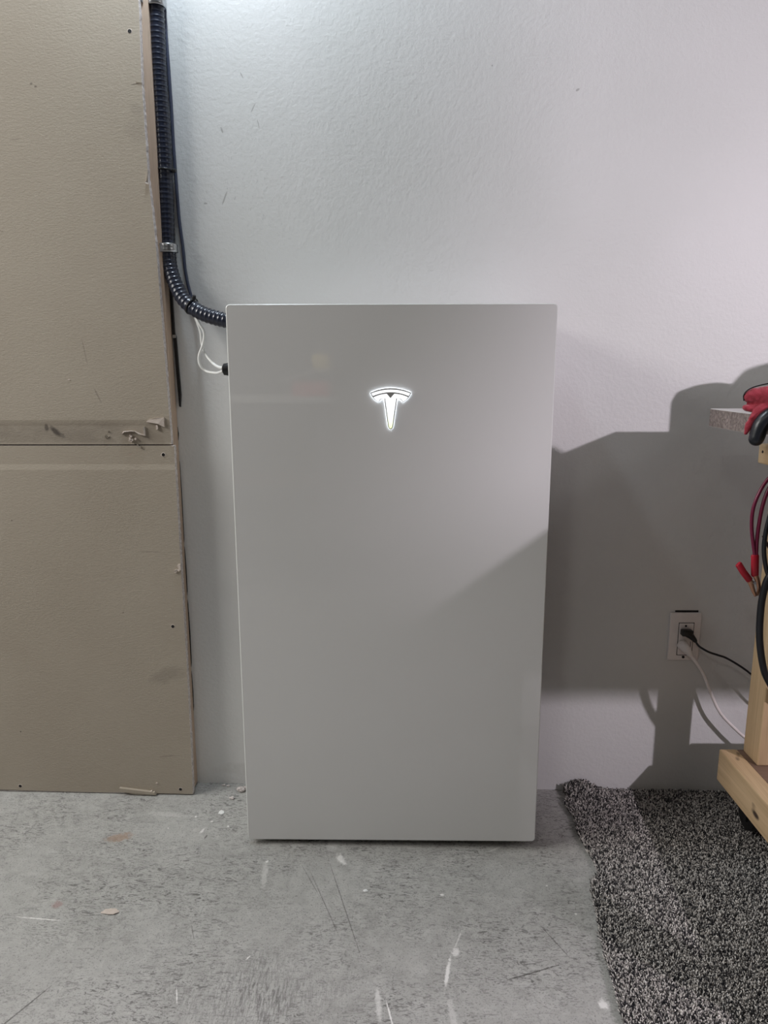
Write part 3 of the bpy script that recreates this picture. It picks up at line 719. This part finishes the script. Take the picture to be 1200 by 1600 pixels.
# ------------------------------------------------------------------ debris on the floor
def crumb(loc, r, label, name='gypsum_crumb', mat=None, flat=.7, cat='debris', seed=0):
    bm = bmesh.new(); bmesh.ops.create_icosphere(bm, subdivisions=3, radius=1)
    for v in bm.verts:
        d = 1+.45*noise.noise(v.co*1.3+Vector((seed*7.3, 0, 0)))+.2*noise.noise(v.co*3.5+Vector((seed, 4, 0)))
        v.co = Vector((v.co.x*d*r[0], v.co.y*d*r[1], v.co.z*d*r[2]))
    x, y = loc
    zm = min(v.co.z for v in bm.verts)
    for v in bm.verts: v.co += Vector((x, y, fz(x, y)-zm-.0003))
    return tag(bobj(name, bm, mat or m_gyp, None, False), label, cat)
crumb((-.3575, .178), (.009, .006, .006), 'largest gypsum crumb by the cabinet side near the wall', seed=1)
crumb((-.3490, .183), (.005, .004, .005), 'small gypsum crumb touching the largest crumb beside the cabinet', seed=2)
crumb((-.3735, .150), (.0065, .004, .0025), 'angular gypsum chip in front of the crumbs, left of the cabinet', seed=3)
crumb((-.404, .200), (.005, .003, .002), 'thin gypsum crumb against the wall between stud and cabinet', seed=4)
crumb((-.392, .197), (.004, .003, .0018), 'thin gypsum crumb just right of another against the wall', seed=5)
crumb((-.386, .101), (.0062, .0075, .0008), 'round flat white chip on the concrete left of the cabinet', 'paint_chip', m_whitewire, seed=6)
crumb((-.526, -.1894), (.0155, .0075, .0012), 'pale leaf-shaped flake alone on the concrete at lower left', 'plaster_flake', m_torn, seed=7)
crumb((-.0495, -.1242), (.005, .003, .0012), 'small white chip on the concrete below the cabinet middle', 'paint_chip', m_whitewire, seed=8)

# ------------------------------------------------------------------ lamps of the garage (outside the frame)
wl = empty('work_light', 'black tripod work light with an added shade-casting flap right of the camera', 'work light', (LB.x+.05, LB.y-.05, -.06))
d = (Vector((.35, .2, .8))-LB).normalized(); back = LB-d*.012
bm = bmesh.new(); tube(bm, [back, back-d*.05, back-d*.075], [.055, .055, .03], 28); bobj('lamp_head', bm, m_grey, wl, True, 45)
# added unseen flap, cut to the outline of the shade wanted on wall and cabinet
UF = .085
Wp = [(.165, 2.30), (.165, 1.25), (.06, 1.10), (-.08, .90), (-.20, .72), (-.20, .55), (.14, .44), (.25, .36), (.27, -.28), (.05, -.50), (-.15, -.60), (-2.6, -.75), (-2.6, 2.3)]
bm = bmesh.new()
fa = [bm.verts.new(LB+(Vector((x, .21, z))-LB)*UF) for x, z in Wp]; fb = [bm.verts.new(v.co-d*.0015) for v in fa]
bm.faces.new(fa); bm.faces.new(fb[::-1])
for i in range(len(fa)): bm.faces.new((fa[i], fb[i], fb[(i+1) % len(fa)], fa[(i+1) % len(fa)]))
bobj('shade_flap', bm, m_grey, wl)
top = back-d*.05
bm = bmesh.new(); cyl(bm, top-Vector((0, 0, .02)), (top.x, top.y, .35), .013); cyl(bm, (top.x, top.y, .75), (top.x, top.y, .33), .018); bobj('pole', bm, m_grey, wl)
for k in range(3):
    a = k*2.094+.4; ex = top.x+.38*math.cos(a); ey = top.y+.38*math.sin(a)
    bm = bmesh.new(); cyl(bm, (top.x, top.y, .45), (ex, ey, fz(ex, ey)+.009), .009); bobj('leg', bm, m_grey, wl)
cl_ = empty('ceiling_lamp', 'small round ceiling lamp above the battery cabinet', 'ceiling lamp', (LA.x, LA.y, 2.45))
bm = bmesh.new(); tube(bm, [Vector((LA.x, LA.y, z)) for z in (2.449, 2.43, 2.28, 2.27)], [.05, .012, .012, .04], 24); bobj('stem', bm, m_metal, cl_, True, 45)
bm = bmesh.new(); tube(bm, [Vector((LA.x, LA.y, z)) for z in (2.27, 2.262, 2.235)], [.03, .06, .075], 32); bobj('socket', bm, m_plate, cl_, True, 45)

# ------------------------------------------------------------------ things at the back of the garage that the glass mirrors
fb_ = -.045
sb = empty('storage_table', 'low grey storage table behind the camera position', 'table', (-.55, -2.2, fb_))
bobj('tabletop', BX(-.95, -.29, -2.45, -2.0, .842, .8715, bev=.003), simple('pale_shelf_board', (.5, .5, .48), .6), sb)
for x in (-.93, -.35):
    for y in (-2.43, -2.06): bobj('leg', BX(x, x+.04, y, y+.04, fb_, .8418, bev=.002), m_grey, sb)
bobj('lower_shelf', BX(-.93, -.31, -2.43, -2.02, .45, .47, bev=.002), m_ply, sb)
rb = tag(bobj('storage_bin', BX(-.475, -.305, -2.25, -2.02, .872, .940, bev=.01, seg=3), simple('red_plastic', (.7, .05, .06), .4), None, True), 'red storage bin on the low table behind the camera', 'bin')
bm = bmesh.new()
for k in range(8):
    x0 = -.525+k*.029; z = .944+.045*math.sin(k/7*1.45)
    box(bm, x0, x0+.030, -2.27, -2.0, z, z+.006)
tag(bobj('clear_lid', bm, m_whitewire), 'pale curved lid resting on the red bin', 'lid')
yt = tag(bobj('yellow_tool', BX(-.385, -.30, -2.2, -2.06, .995, 1.07, bev=.02, seg=3), simple('yellow_plastic', (.75, .55, .12), .4), None, True), 'yellow tool body lying on the pale lid', 'tool')
bm = bmesh.new(); tube(bm, spline([(-.56, -2.0, 1.147), (-.497, -2.0, 1.153), (-.447, -2.0, 1.141), (-.405, -2.0, 1.09), (-.385, -2.01, 1.02), (-.395, -2.03, .998)], 8), .013, 14)
bobj('hose', bm, m_tie, yt, True)
